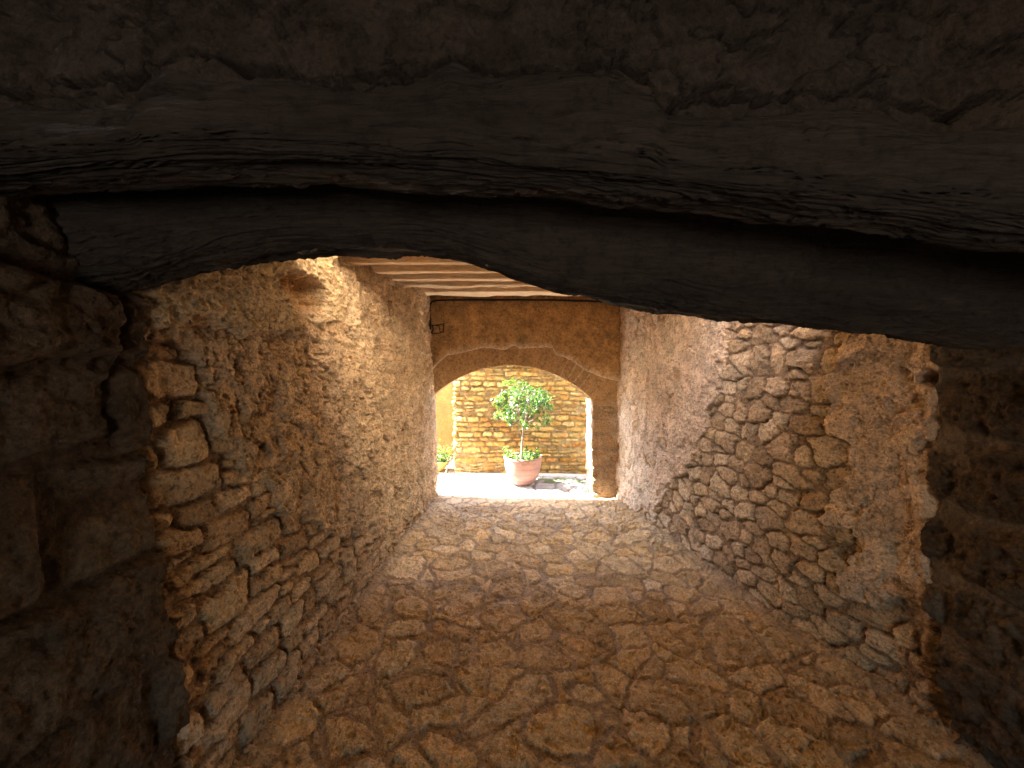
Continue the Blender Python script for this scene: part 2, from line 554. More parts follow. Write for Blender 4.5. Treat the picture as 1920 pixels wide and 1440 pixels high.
def build_piers():
    # left
    y = np.arange(.40, 1.46, .007)
    z = np.arange(-.03, 2.75, .008)
    U, V = np.meshgrid(y, z, indexing='ij')
    S = rubble(U + .3, V, 205, ch=(.25, .36), cw=(.40, .75), warp=.025, joint=.003, rnd=.014, split=.12)
    hs, prof = stone_height(S, U, V, 221, rnd=.025, prot=.022, rough=.013, recess=.035, tilt=.07, facet=.08)
    lump = sstep(1.72, 1.80, V + .05 * fbm(U * 4, V * 4, 3, 226)) * .03 * ridge(U * 6, V * 6, 4, 227)
    yend = 1.345 + .05 * fbm(V * 2.6, V * 0 + 3, 3, 223) + .035 * (S['q'][..., 5] - .5)
    back = sstep(-.02, .035, U - yend)
    X = x_left(U, V) + (.050 + hs + lump) * (1 - back) - .14 * back
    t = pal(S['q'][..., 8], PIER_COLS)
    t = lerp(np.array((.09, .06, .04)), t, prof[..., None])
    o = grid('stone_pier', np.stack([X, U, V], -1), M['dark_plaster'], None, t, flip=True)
    set_props(o, 'pier of big dark squared blocks beside the wall with the square hole', 'pier')
    # right
    y = np.arange(.40, 2.10, .008)
    U, V = np.meshgrid(y, z, indexing='ij')
    S = rubble(U, V, 305, ch=(.26, .42), cw=(.40, .75), warp=.05, joint=.008, rnd=.08, split=.1)
    hs, prof = stone_height(S, U, V, 321, rnd=.03, prot=.02, rough=.020, recess=.030, tilt=.10, facet=.12)
    yend = np.interp(V, [0, .45, .9, 2.7], [1.78, 1.90, 1.95, 1.95]) + .045 * fbm(V * 3.2, V * 0 + 8, 3, 323) + .03 * np.abs(np.sin(V * 8.2))
    back = sstep(-.03, .03, U - yend)
    X = x_right(U, V) - (.05 + hs) * (1 - back) + .12 * back
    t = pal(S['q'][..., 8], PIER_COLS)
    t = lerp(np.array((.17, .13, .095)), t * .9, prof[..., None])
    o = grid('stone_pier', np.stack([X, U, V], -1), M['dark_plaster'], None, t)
    set_props(o, 'dark plaster-smeared pier of rounded blocks beside the wall of bare jutting stones', 'pier')


# ---- floor
ZP = [  # outlines of floor stones, in coordinates of two enlargements of the photograph
    [(805, 1170), (870, 1100), (980, 1020), (1030, 970), (1050, 930), (1110, 895), (1200, 895), (1220, 930), (1235, 990), (1190, 1040), (1120, 1075), (1010, 1125), (940, 1160), (850, 1195)],
    [(1095, 1180), (1115, 1110), (1180, 1085), (1260, 1040), (1340, 1040), (1410, 1070), (1450, 1130), (1450, 1180), (1400, 1290), (1280, 1300), (1180, 1270), (1120, 1230)],
    [(1420, 1360), (1450, 1260), (1520, 1175), (1560, 1190), (1740, 1360)],
    [(580, 1215), (640, 1165), (740, 1210), (830, 1240), (885, 1310), (870, 1360), (690, 1360)],
    [(115, 1100), (230, 1090), (330, 1130), (385, 1200), (360, 1260), (150, 1300)],
    [(170, 770), (200, 690), (300, 665), (385, 695), (390, 765), (330, 815), (260, 850), (200, 820)],
    [(445, 600), (480, 540), (570, 520), (630, 560), (640, 615), (530, 630)],
    [(370, 880), (395, 780), (480, 740), (575, 745), (560, 820), (480, 905), (390, 915)],
    [(600, 790), (630, 745), (760, 740), (765, 770), (745, 860), (630, 845)],
    [(640, 500), (700, 475), (840, 450), (845, 470), (770, 525), (670, 540)],
    [(685, 600), (720, 560), (800, 500), (870, 490), (905, 510), (860, 590), (760, 620)],
    [(865, 600), (940, 560), (1040, 570), (1115, 635), (1040, 690), (970, 700), (900, 660)],
    [(925, 510), (955, 460), (1040, 430), (1110, 465), (1095, 520), (1060, 535)],
    [(1035, 340), (1105, 318), (1195, 350), (1190, 378), (1115, 378)],
    [(1088, 385), (1150, 385), (1190, 430), (1150, 460), (1110, 455)],
    [(1195, 455), (1220, 425), (1300, 445), (1408, 480), (1390, 515), (1350, 530), (1270, 500)],
    [(1430, 530), (1440, 470), (1590, 468), (1625, 545), (1600, 560), (1445, 552)],
    [(1070, 560), (1090, 520), (1160, 490), (1230, 530), (1260, 550), (1120, 615), (1080, 590)],
    [(1068, 740), (1080, 670), (1185, 628), (1240, 690), (1230, 715), (1165, 748)],
    [(1250, 725), (1290, 690), (1400, 735), (1500, 775), (1440, 805), (1350, 785)],
    [(1090, 860), (1060, 800), (1100, 760), (1180, 745), (1330, 830), (1330, 865)],
    [(850, 800), (910, 750), (1000, 730), (1055, 790), (1050, 830), (960, 855), (880, 850)],
    [(1490, 1110), (1520, 1095), (1590, 1155), (1560, 1165), (1500, 1130)],
    [(1200, 590), (1260, 560), (1380, 580), (1470, 640), (1510, 690), (1440, 710), (1330, 690)],
    [(415, 710), (440, 655), (520, 635), (610, 650), (625, 700), (500, 725)],
    [(640, 690), (660, 640), (760, 655), (860, 715), (830, 745), (740, 730)],
    [(1525, 270), (1545, 225), (1650, 185), (1730, 200), (1700, 235), (1620, 260)],
    [(1055, 120), (1090, 105), (1165, 115), (1160, 150), (1065, 150)],
    [(835, 115), (870, 92), (960, 85), (990, 95), (930, 115)],
    [(670, 165), (700, 148), (790, 160), (810, 178), (740, 182)],
    [(930, 230), (965, 220), (1005, 240), (985, 262), (945, 258)],
    [(1380, 240), (1410, 215), (1480, 205), (1530, 230), (1500, 250)],
    [(405, 415), (450, 330), (600, 315), (615, 340), (575, 435), (480, 430)],
    [(630, 370), (690, 315), (790, 330), (840, 350), (800, 375), (720, 390)],
    [(270, 600), (330, 510), (440, 520), (430, 590), (370, 650), (290, 640)],
    [(1720, 290), (1740, 262), (1800, 285), (1780, 305)],
    [(1640, 560), (1700, 525), (1800, 560), (1820, 620), (1740, 640)],
    [(435, 950), (560, 900), (720, 920), (760, 990), (640, 1040), (490, 1060)],
    [(1315, 970), (1360, 935), (1440, 950), (1500, 1020), (1440, 1040), (1350, 1010)],
]
PZ = [[(560 + x / 2.595, 920 + y / 2.595) for x, y in p] for p in ZP]
PZ.append([(1200 + x / 2.667, 960 + y / 2.667) for x, y in [(305, 590), (360, 520), (440, 505), (530, 560), (600, 640), (660, 740), (560, 760), (450, 790), (390, 760), (370, 690)]])
PZ.append([(1200 + x / 2.667, 960 + y / 2.667) for x, y in [(250, 475), (310, 430), (390, 445), (405, 480), (330, 510), (270, 510)]])
PZ.append([(1200 + x / 2.667, 960 + y / 2.667) for x, y in [(540, 550), (640, 520), (850, 690), (690, 745), (640, 680)]])


def sd_poly(px, py, poly):
    n = len(poly)
    d = np.full(px.shape, 1e9)
    s = np.ones(px.shape)
    for i in range(n):
        ax, ay = poly[i]
        bx, by = poly[i - 1]
        ex, ey = bx - ax, by - ay
        wx, wy = px - ax, py - ay
        t = np.clip((wx * ex + wy * ey) / (ex * ex + ey * ey + 1e-12), 0, 1)
        dx, dy = wx - ex * t, wy - ey * t
        d = np.minimum(d, dx * dx + dy * dy)
        c1 = py >= ay; c2 = py < by; c3 = ex * wy > ey * wx
        fl = (c1 & c2 & c3) | (~c1 & ~c2 & ~c3)
        s = np.where(fl, -s, s)
    return -s * np.sqrt(d)           # positive inside


def voronoi_stones(X, Y, seed, spacing, jit=.75, wvar=.3, warp=.03, square=False):
    rs = np.random.RandomState(seed)
    gx = np.arange(X.min() - .5, X.max() + .5, spacing)
    gy = np.arange(Y.min() - .5, Y.max() + .5, spacing * .8)
    sx, sy = np.meshgrid(gx, gy, indexing='ij')
    sx = sx + (np.arange(len(gy)) % 2)[None, :] * spacing * .5
    sx = (sx + rs.uniform(-1, 1, sx.shape) * jit * spacing * .6).ravel()
    sy = (sy + rs.uniform(-1, 1, sy.shape) * jit * spacing * .5).ravel()
    keep = rs.rand(len(sx)) > .14
    sx, sy = sx[keep].astype(np.float32), sy[keep].astype(np.float32)
    w = (rs.rand(len(sx)) * wvar * (spacing if square else spacing ** 2)).astype(np.float32)
    xw = (X + warp * fbm(X * 4, Y * 4, 3, seed + 1) + warp * .3 * fbm(X * 15, Y * 15, 2, seed + 2)).astype(np.float32).ravel()
    yw = (Y + warp * fbm(X * 4 + 9, Y * 4, 3, seed + 3) + warp * .3 * fbm(X * 15, Y * 15 + 4, 2, seed + 4)).astype(np.float32).ravel()
    n = len(xw)
    ids = np.zeros(n, dtype=np.int64)
    dd = np.zeros(n)
    for a in range(0, n, 20000):
        x = xw[a:a + 20000, None]; y = yw[a:a + 20000, None]
        if square:
            ax = (x - sx); ax *= ax; ax *= ax
            ay = (y - sy); ay *= ay; ay *= ay
            p = np.sqrt(np.sqrt(ax + ay)) - w
        else:
            p = (x - sx) ** 2 + (y - sy) ** 2 - w
        k = np.argpartition(p, 4, axis=1)[:, :5]
        pk = np.take_along_axis(p, k, 1)
        o = np.argsort(pk, axis=1)
        k = np.take_along_axis(k, o, 1); pk = np.take_along_axis(pk, o, 1)
        i0 = k[:, :1]
        dist = np.sqrt((sx[k[:, 1:]] - sx[i0]) ** 2 + (sy[k[:, 1:]] - sy[i0]) ** 2) + 1e-6
        e = ((pk[:, 1:] - pk[:, :1]) / (2 if square else 2 * dist)).min(1)
        ids[a:a + 20000] = k[:, 0]
        dd[a:a + 20000] = e
    return ids.reshape(X.shape), dd.reshape(X.shape), len(sx), sx, sy


def rubble_v(U, V, seed, spacing, aspect=1.25, joint=.008, warp=.02, wvar=.4):
    """Random rubble: squarish stones of mixed sizes, roughly coursed, with little ones wedged between."""
    ids, d, n, sx, sy = voronoi_stones(U / aspect, V, seed, spacing, jit=.42, wvar=wvar, warp=warp, square=True)
    rs = np.random.RandomState(seed + 77)
    q = rs.rand(n, 22)[ids]
    return dict(d=d - joint * (.3 + 1.2 * q[..., 9]), id=ids, q=q, cu=U - sx[ids] * aspect, cv=V - sy[ids], U=U, V=V)


FLOOR_COLS = [(.63, .45, .24), (.56, .385, .195), (.70, .53, .32), (.61, .44, .25), (.50, .34, .17), (.64, .45, .23)]


def build_floor():
    x = np.arange(-1.40, 2.45, .0065)
    y = np.arange(1.25, 5.44, .0065)
    X, Y = np.meshgrid(x, y, indexing='ij')
    ids, d, n, sx, sy = voronoi_stones(X, Y, 500, .225, wvar=.45, warp=.026)
    rs = np.random.RandomState(9)
    q = rs.rand(n + 100, 6)
    cu = X - np.append(sx, np.zeros(100))[ids]
    cv = Y - np.append(sy, np.zeros(100))[ids]
    jw = .005 + .009 * q[ids, 0]
    d = d - jw
    for i, p in enumerate(PZ):
        fp = [on_floor(a, b) for a, b in p]
        arr = np.array(fp)
        bx = (X > arr[:, 0].min() - .15) & (X < arr[:, 0].max() + .15) & (Y > arr[:, 1].min() - .15) & (Y < arr[:, 1].max() + .15)
        if not bx.any():
            continue
        xx, yy = X[bx], Y[bx]
        xw = xx + .008 * fbm(xx * 14, yy * 14, 3, 600 + i); yw = yy + .008 * fbm(xx * 14 + 5, yy * 14, 3, 640 + i)
        s = sd_poly(xw, yw, fp)
        dl = d[bx]; il = ids[bx]; cul = cu[bx]; cvl = cv[bx]
        ins = s > -.004
        il = np.where(ins, n + i, il)
        cul = np.where(ins, xx - arr[:, 0].mean(), cul); cvl = np.where(ins, yy - arr[:, 1].mean(), cvl)
        dl = np.where(ins, s, np.minimum(dl, -s - .022))
        d[bx] = dl; ids[bx] = il; cu[bx] = cul; cv[bx] = cvl
    Q = q[ids]
    d = d + .005 * fbm(X * 36, Y * 36, 3, 540, .6)
    d = d - .008 * sstep(.2, .7, fbm(X * 5, Y * 5, 4, 545)) * (d < .06)
    prof = sstep(-.001, .010, d)
    off = Q[..., 1] * 31
    face = .000 + .007 * Q[..., 2] + .05 * ((Q[..., 3] - .5) * cu + (Q[..., 4] - .5) * cv) \
        + .010 * fbm(X * 14 + off, Y * 14 - off, 5, 520, .66) + .006 * ridge(X * 10 + off, Y * 10, 5, 521, .64)
    face = face - .016 * sstep(.25, .4, fbm(X * 10 - off, Y * 10, 5, 526, .6))
    face = face + .003 * (1 - np.exp(-np.maximum(d, 0) / .02))
    mort = -.003 + .005 * fbm(X * 9, Y * 9, 4, 523) + .002 * fbm(X * 40, Y * 40, 2, 524)
    h = lerp(mort, np.maximum(face, mort - .001), prof)
    # hollow in the round stone
    hx, hy = on_floor(1110, 1365)
    h = h - .035 * (1 - sstep(.25, 1, np.sqrt(((X - hx) / .075) ** 2 + ((Y - hy) / .06) ** 2)))
    h = h + .015 * fbm(X * .9, Y * .9, 2, 530)
    h = h * (1 - .6 * sstep(4.9, 5.3, Y))
    # earth and small rubble gathered along the feet of the walls
    wl = X - x_left(Y, 0 * Y); wr = x_right(Y, 0 * Y) - X
    nearw = np.maximum(1 - sstep(.02, .17, wl + .05 * fbm(X * 5, Y * 5, 3, 550)), 1 - sstep(.02, .17, wr + .05 * fbm(X * 5, Y * 5, 3, 551)))
    grit = nearw * (.018 + .014 * np.maximum(0, fbm(X * 22, Y * 22, 4, 552, .6)) * 2)
    prof = prof * (1 - .75 * nearw)
    h = lerp(h, np.maximum(h, grit), nearw)
    t = pal(Q[..., 5], FLOOR_COLS) * (.85 + .3 * Q[..., 1])[..., None]
    mcol = np.array((.36, .25, .145)) * (1 + .15 * fbm(X * 3, Y * 3, 3, 533))[..., None]
    t = lerp(mcol, t, prof[..., None])
    o = grid('passage_floor', np.stack([X, Y, h], -1), M['floor'], None, t)
    o['kind'] = 'structure'
    # courtyard and threshold
    x = np.arange(-4.5, 4.5, .017)
    y = np.arange(5.42, 8.6, .017)
    X, Y = np.meshgrid(x, y, indexing='ij')
    ids, d, n, sx, sy = voronoi_stones(X, Y, 700, .30, wvar=.35, warp=.03)
    q = rs.rand(n, 6); Q = q[ids]
    d = d - .014
    prof = sstep(0, .015, d)
    h = lerp(-.008 + .004 * fbm(X * 9, Y * 9, 3, 701), .006 + .006 * Q[..., 0] + .006 * fbm(X * 12, Y * 12, 4, 702), prof)
    t = (np.array((.38, .355, .33)) * (.85 + .25 * Q[..., 1])[..., None])
    t = lerp(np.array((.21, .19, .17)), t, prof[..., None])
    moss = sstep(-.1, .35, 1.1 - 1.5 * np.sqrt(((X - .72) / .62) ** 2 + ((Y - 6.22) / .26) ** 2) + .5 * fbm(X * 6, Y * 6, 4, 711))
    t = lerp(t, np.array((.07, .10, .025)), (moss * .8)[..., None])
    o = grid('courtyard_paving', np.stack([X, Y, h - .006], -1), M['pale_paving'], None, t)
    o['kind'] = 'structure'
    g = boxes('ground', [(-60, 60, -60, 60, -.30, -.06)], M['ground'])
    g['kind'] = 'structure'


# ---- arch wall
ACX, ACZ, AR = -.08, .26, 1.60
AX0, AX1 = -1.19, 1.058


def intr(x):
    return ACZ + np.sqrt(np.maximum(AR ** 2 - (x - ACX) ** 2, .01))


def build_arch_wall():
    root = empty('arch_wall', (0, YE, 0))
    set_props(root, 'ochre plastered end wall pierced by a low segmental brick arch', 'wall')
    Ymk = lambda a: a - np.array((0, YE, 0))
    # broken plaster edge above the brick ring
    ex = [-1.30, -1.17, -1.05, -.95, -.73, -.45, -.15, -.08, -.02, .03, .10, .156, .35, .50, .55, .66, .75, .86, .976, 1.06, 1.16, 1.30, 1.6]
    ez = [1.76, 1.80, 1.92, 2.00, 2.036, 2.108, 2.07, 2.12, 2.135, 2.10, 2.09, 2.10, 2.108, 2.105, 2.003, 1.975, 1.936, 1.86, 1.775, 1.75, 1.70, 1.66, 1.60]
    edge = lambda x: np.interp(x, ex, ez) + .010 * fbm(x * 16, x * 0 + 2, 4, 800)
    x = np.arange(-1.32, 1.58, .0075)
    # plaster face
    t = np.linspace(0, 1, 150) ** 1.0
    Xg, T = np.meshgrid(x, t, indexing='ij')
    zl = edge(x)[:, None]
    Z = zl + (3.02 - zl) * T
    h = .042 + .009 * fbm(Xg * 3, Z * 3, 4, 811) + .004 * fbm(Xg * 18, Z * 18, 4, 812) + .003 * ridge(Xg * 12, Z * 12, 3, 814)
    lip = np.exp(-(Z - zl) / .025)
    h = h * (1 - .0 * lip) + .012 * lip * (.4 + fbm(Xg * 22, Z * 22, 3, 813))
    h[:, 0] = -.02
    Yg = YE - h
    pc = np.array((.43, .255, .105)) * (1 + .30 * fbm(Xg * 6, Z * 6, 6, 815, .65))[..., None]
    pc = lerp(pc, np.array((.78, .66, .52)), (np.exp(-(Z - zl) / (.028 + .02 * np.maximum(0, .3 + fbm(Xg * 7, Z * 7, 4, 816)))) * .9)[..., None])  # light caught by the broken edge is painted in as a paler tint
    grid('plaster_face', Ymk(np.stack([Xg, Yg, Z], -1)), M['plaster'], root, pc)
    # brick ring
    lo = np.where(x < AX1, intr(np.clip(x, AX0 - .15, AX1)), 1.365)
    T = np.linspace(0, 1, 60)
    Xg, Tg = np.meshgrid(x, T, indexing='ij')
    Z = lo[:, None] + (edge(x)[:, None] + .02 - lo[:, None]) * Tg
    th = np.arctan2(Xg - ACX, Z - ACZ)
    ph = th / .064 + .15 * fbm(th * 9, Z * 3, 2, 820)
    fr = np.abs(ph - np.round(ph))
    jn = 1 - sstep(.05, .12, fr)
    bid = np.floor(ph + .5)
    rsn = np.random.RandomState(5).rand(400)[(bid.astype(int) % 400)]
    h = .004 + .006 * (rsn - .5) + .006 * fbm(Xg * 7, Z * 7, 4, 821) - .010 * jn * (.35 + .65 * sstep(-.3, .6, th)) + .003 * fbm(Xg * 30, Z * 30, 3, 822)
    pc = np.array((.42, .255, .12)) * (.9 + .2 * rsn)[..., None]
    pc = lerp(pc, np.array((.56, .40, .26)), (jn * (.12 + .7 * sstep(.34, .42, th) * (1 - sstep(.62, .7, th))))[..., None])
    # an intrados row and the outer row close the ring
    P = np.stack([Xg, YE - h, Z], -1)
    m = (x >= AX0) & (x <= AX1)
    ring = grid('arch_ring', Ymk(P), M['plaster'], root, pc)
    xs = x[m]
    dy = np.linspace(0, YO - YE, 30)
    Xs, D = np.meshgrid(xs, dy, indexing='ij')
    ths = np.arctan2(Xs - ACX, intr(Xs) - ACZ)
    ph = ths / .064; fr = np.abs(ph - np.round(ph)); jn = 1 - sstep(.05, .12, fr)
    Zs = intr(Xs) - .0 + .008 * jn + .006 * fbm(Xs * 8, D * 8, 3, 830)
    Zs[:, 0] = lo[m]
    Yi = YE + D
    Yi[:, 0] = P[m][:, 0, 1]
    tc = np.broadcast_to(np.array((.47, .29, .15)), Xs.shape + (3,))
    grid('arch_soffit', Ymk(np.stack([Xs, Yi, Zs], -1)), M['plaster'], root, tc)
    # outer face
    T = np.linspace(0, 1, 4)
    Xo, To = np.meshgrid(x, T, indexing='ij')
    Zo = lo[:, None] + (2.3 - lo[:, None]) * To
    grid('outer_face', Ymk(np.stack([Xo, Xo * 0 + YO, Zo], -1)), M['plaster'], root, np.broadcast_to(np.array((.46, .36, .24)), Xo.shape + (3,)))

    # jambs: front face, turned round the corner into the reveal
    def jamb(x_far, x_edge, ztop, seed, name, YO=YO):
        L = abs(x_far - x_edge)
        s = np.arange(0, L + (YO - YE) + .3, .009)
        z = np.linspace(-.02, ztop, 170)
        Sg, Zg = np.meshgrid(s, z, indexing='ij')
        St = rubble(Sg * 1.0, Zg, seed, ch=(.12, .24), cw=(.25, .5), warp=.02, joint=.005, rnd=.03, split=.1)
        hs, prof = stone_height(St, Sg, Zg, seed + 1, prot=.010, rough=.007, recess=.012, tilt=.06)
        sgn = 1 if x_edge > x_far else -1
        r = .025
        a = np.clip((Sg - (L - r)) / (2 * r), 0, 1) * (math.pi / 2)
        X = x_far + sgn * np.minimum(Sg, L - r)
        X = np.where(Sg > L - r, x_edge - sgn * r + sgn * r * np.sin(a), X)
        Yv = np.where(Sg > L - r, YE + r - r * np.cos(a), YE)
        Yv = np.where(Sg > L + r, YE + r + (Sg - L - r), Yv)
        nx = sgn * np.sin(a); ny = -np.cos(a)
        hh = hs * .8
        top = sstep(ztop - .06, ztop, Zg)
        hh = hh * (1 - top)
        X = X + nx * hh; Yv = Yv + ny * hh
        tt = pal(St['q'][..., 8], [(.42, .27, .15), (.45, .30, .17), (.38, .25, .15), (.43, .275, .155)])
        tt = lerp(np.array((.36, .25, .16)), tt, prof[..., None])
        w = sstep(.2, .5, fbm(Sg * 3, Zg * 3, 4, seed + 5))
        tt = lerp(tt, np.array((.52, .40, .29)), (w * .6)[..., None])
        grid(name, Ymk(np.stack([X, Yv, Zg], -1)), M['stone'], root, tt, flip=(sgn < 0))
    jamb(1.60, AX1, 1.375, 840, 'jamb')
    jamb(-1.45, AX0, 1.43, 850, 'jamb', YE - .24)


# ---- timber lintels
def log(name, xs, zc, yc, hz, hy, seed, rough=1.0):
    na = 260
    a = np.linspace(0, 2 * math.pi, na, endpoint=False)
    X, A = np.meshgrid(xs, a, indexing='ij')
    pw = .66
    cy = np.sign(np.cos(A)) * np.abs(np.cos(A)) ** pw
    sz = np.sign(np.sin(A)) * np.abs(np.sin(A)) ** pw
    per = lambda k, sx, sd: fbm(X * sx, np.cos(A) * k + 11, 3, sd) + fbm(X * sx + 5, np.sin(A) * k + 3, 3, sd + 9)
    d = .018 * per(.8, .9, seed) + .010 * per(2.0, 2.5, seed + 1)
    # grain: long fibres along the log, frayed towards the bottom edge
    wv = .35 * fbm(X * 1.3, A * 1.2, 3, seed + 2)
    g = ridge(X * 1.1, (A + wv) * 9, 5, seed + 3, .62)
    g2 = fbm(X * 2.0, (A + wv) * 30, 3, seed + 4, .6)
    bot = sstep(.25, .95, -np.sin(A))
    d = d + (.003 + .0045 * bot) * g * rough + (.0012 + .004 * bot) * g2
    c = np.abs(fbm(X * 1.6, (A + wv) * 5, 4, seed + 5, .6))
    d = d - .022 * (1 - sstep(0, .03, c)) * sstep(-.05, .2, fbm(X * 1.2, A * 1.5, 2, seed + 6))
    Y = yc(X) + cy * (hy + d)
    HZ = hz(X) if callable(hz) else hz
    Z = zc(X) + sz * (HZ + d)
    return grid(name, np.stack([X, Y, Z], -1), M['wood'], None, None, wrap=True, flip=True)


def crack_line(x):
    px = [-1.4, -1.02, -.86, -.84, -.78, -.70, -.55, -.42, -.28, -.20, -.15, -.05, .08, .19, .30, .33, .45, .68, .82, .88, .98, 1.10, 1.25]
    pz = [2.42, 2.42, 2.42, 2.47, 2.50, 2.47, 2.44, 2.43, 2.43, 2.46, 2.49, 2.45, 2.46, 2.46, 2.42, 2.37, 2.37, 2.385, 2.38, 2.36, 2.35, 2.36, 2.30]
    return np.interp(x, px, pz)


def build_lintels():
    # nearer one: lower silhouette read off the photograph at its far lower edge
    Y1 = 1.05
    k = [at_y(px, py, 1.04) for px, py in ((-300, 400), (0, 385), (150, 376), (300, 362), (430, 350), (560, 345), (680, 347), (800, 352), (1000, 375), (1150, 392), (1300, 412), (1600, 452), (1920, 490), (2300, 530))]
    kx = [p[0] for p in k]; kz = [p[1] for p in k]
    sm = lambda x: (np.interp(x, kx, kz) + np.interp(x - .06, kx, kz) + np.interp(x + .06, kx, kz)) / 3
    H1 = lambda x: np.maximum((crack_line(x) - .055 - sm(x)) / 2, .045)
    xs = np.arange(-2.1, 2.5, .009)
    o = log('timber_lintel', xs, lambda x: sm(x) + H1(x), lambda x: .955 + 0 * x, H1, .088, 900)
    set_props(o, 'thick dark timber lintel closest to the viewer, directly under the cracked plaster', 'lintel')
    ysil = lambda x: 1.36 + .115 * (x + 1.4)
    pts = ((60, 585), (150, 572), (230, 560), (330, 535), (450, 505), (560, 491), (640, 487), (720, 487), (800, 492), (900, 510), (1000, 540), (1100, 565), (1160, 576), (1300, 597), (1400, 605), (1600, 623), (1800, 643), (2000, 660))
    kx, kz = [], []
    for px, py in pts:
        Y = 1.5
        for _ in range(6):
            X, Z = at_y(px, py, Y)
            Y = float(ysil(X))
        kx.append(X); kz.append(Z)
    sm2 = lambda x: (np.interp(x, kx, kz) + np.interp(x - .05, kx, kz) + np.interp(x + .05, kx, kz)) / 3
    H2 = lambda x: np.maximum(.15, (2.50 - sm2(x)) / 2)
    xs = np.arange(-1.9, 2.6, .009)
    o = log('timber_lintel', xs, lambda x: sm2(x) + H2(x), lambda x: ysil(x) - .12, H2, .13, 930, rough=1.3)
    set_props(o, 'black crooked timber lintel just beyond the thicker one, framing the lit passage', 'lintel')

    # cracked plaster and masonry above the nearer lintel
    x = np.arange(-1.75, 2.35, .0055)
    T = np.linspace(0, 1, 190)
    Xg, Tg = np.meshgrid(x, T, indexing='ij')
    zl = (crack_line(x) - .062 + .010 * fbm(x * 11, x * 0, 5, 950, .62))[:, None]
    Z = zl + (3.05 - zl) * Tg ** 1.2
    h = .012 * fbm(Xg * 3, Z * 3, 4, 951) + .007 * fbm(Xg * 12, Z * 12, 4, 952)
    cr = np.abs(fbm(Xg * 2.6, Z * 4.5, 4, 953))
    h = h - .045 * (1 - sstep(0, .035, cr)) * sstep(-.1, .2, fbm(Xg * 1.5, Z * 1.5, 2, 954))
    # lost flakes
    fl = fbm(Xg * 4, Z * 5, 4, 955)
    h = h - .022 * sstep(.16, .20, fl)
    # block masonry towards the right-hand bearing
    S = rubble(Xg, Z, 957, ch=(.16, .24), cw=(.25, .5), warp=.03, joint=.010, rnd=.03, split=.2)
    hb, pf = stone_height(S, Xg, Z, 958, prot=.02, rough=.008, recess=.035)
    bm = sstep(.90, .98, Xg + .06 * fbm(Z * 4, Xg * 4, 3, 959))
    h = lerp(h, hb - .01, bm)
    zc_ = crack_line(Xg) + .018 * fbm(Xg * 9, Xg * 0 + .05 * Z, 5, 970, .62)
    wd = np.maximum(.0, .006 + .011 * fbm(Xg * 3.3, Xg * 0 + 4, 4, 971))
    h = h - .10 * (1 - sstep(wd, wd + .005, np.abs(Z - zc_)))
    for k_, (xa, za, xb, zb_) in enumerate([(.15, 2.62, .62, 2.57), (.70, 2.60, 1.0, 2.585), (-.62, 2.64, -.52, 2.50), (1.02, 2.66, 1.06, 2.40), (1.06, 2.52, 1.7, 2.50), (-.30, 2.41, .05, 2.40), (.33, 2.36, .52, 2.40)]):
        tt = np.clip(((Xg - xa) * (xb - xa) + (Z - za) * (zb_ - za)) / ((xb - xa) ** 2 + (zb_ - za) ** 2), 0, 1)
        dd = np.hypot(Xg - xa - tt * (xb - xa), Z - za - tt * (zb_ - za) + .03 * fbm(Xg * 8, Z * 8, 4, 975 + k_, .62))
        w_ = np.maximum(0, .004 + .006 * fbm(Xg * 5, Z * 5, 3, 985 + k_)) * (1 - np.abs(2 * tt - 1) ** 4)
        h = h - .05 * (1 - sstep(w_, w_ + .005, dd)) * (w_ > 0)
    Yg = .895 - h
    Yg[:, 0] += .08
    Yg[:, 1] += .05
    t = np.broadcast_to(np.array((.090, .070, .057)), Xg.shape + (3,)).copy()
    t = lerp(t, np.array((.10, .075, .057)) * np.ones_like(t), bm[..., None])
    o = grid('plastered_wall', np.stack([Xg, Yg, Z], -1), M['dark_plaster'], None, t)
    set_props(o, 'dark cracked plaster and masonry resting on the closest thick lintel', 'wall')


# ---- roof of the passage
def build_ceiling():
    s = math.radians(0)
    specs = [(3.04, 3.12), (3.325, 3.39), (3.605, 3.68), (3.89, 3.98), (4.175, 4.27)]
    labels = ['pale square ceiling joist nearly hidden behind the black crooked lintel',
              'pale ceiling joist, first fully seen past the black crooked lintel',
              'pale ceiling joist with a splintered fleck of wood on its side',
              'clean pale ceiling joist beside the roughly hewn one',
              'roughly hewn pale ceiling joist next to the thick beam']

    def joist(y0, y1, z0, z1, seed, wob, name, label, cat, group=None):
        xs = np.arange(-1.75, 1.95, .02)
        prof = [(0, 0), (.33, 0), (.66, 0), (1, 0), (1, .33), (1, .66), (1, 1), (.5, 1), (0, 1), (0, .66), (0, .33), (0, .1)]
        P = np.zeros((len(xs), len(prof), 3))
        for j, (a, b) in enumerate(prof):
            n1 = fbm(xs * 2.2, xs * 0 + j * .45, 4, seed) * wob
            n2 = fbm(xs * 2.4, xs * 0 + j * .45 + 9, 4, seed + 3) * wob
            P[:, j, 0] = xs
            P[:, j, 1] = y0 + (y1 - y0) * a + n1
            P[:, j, 2] = z0 + (z1 - z0) * b + n2
        o = grid(name, P, M['joist'], None, None, wrap=True, smooth=False)
        set_props(o, label, cat, group)
    for i, (a, b) in enumerate(specs):
        joist(a, b, 2.70, 2.84, 1000 + i * 7, [.006, .006, .008, .006, .018][i], 'ceiling_joist', labels[i], 'joist', 'pale joists across the passage ceiling')
    joist(4.50, 4.74, 2.70, 2.92, 1060, .014, 'ceiling_beam', 'thick roughly hewn pale beam closest to the arch wall', 'beam')
    c = boxes('ceiling_boards', [(-1.9, 2.7, 3.0, YE + .1, 2.845, 2.90)], M['board'])
    c['kind'] = 'structure'


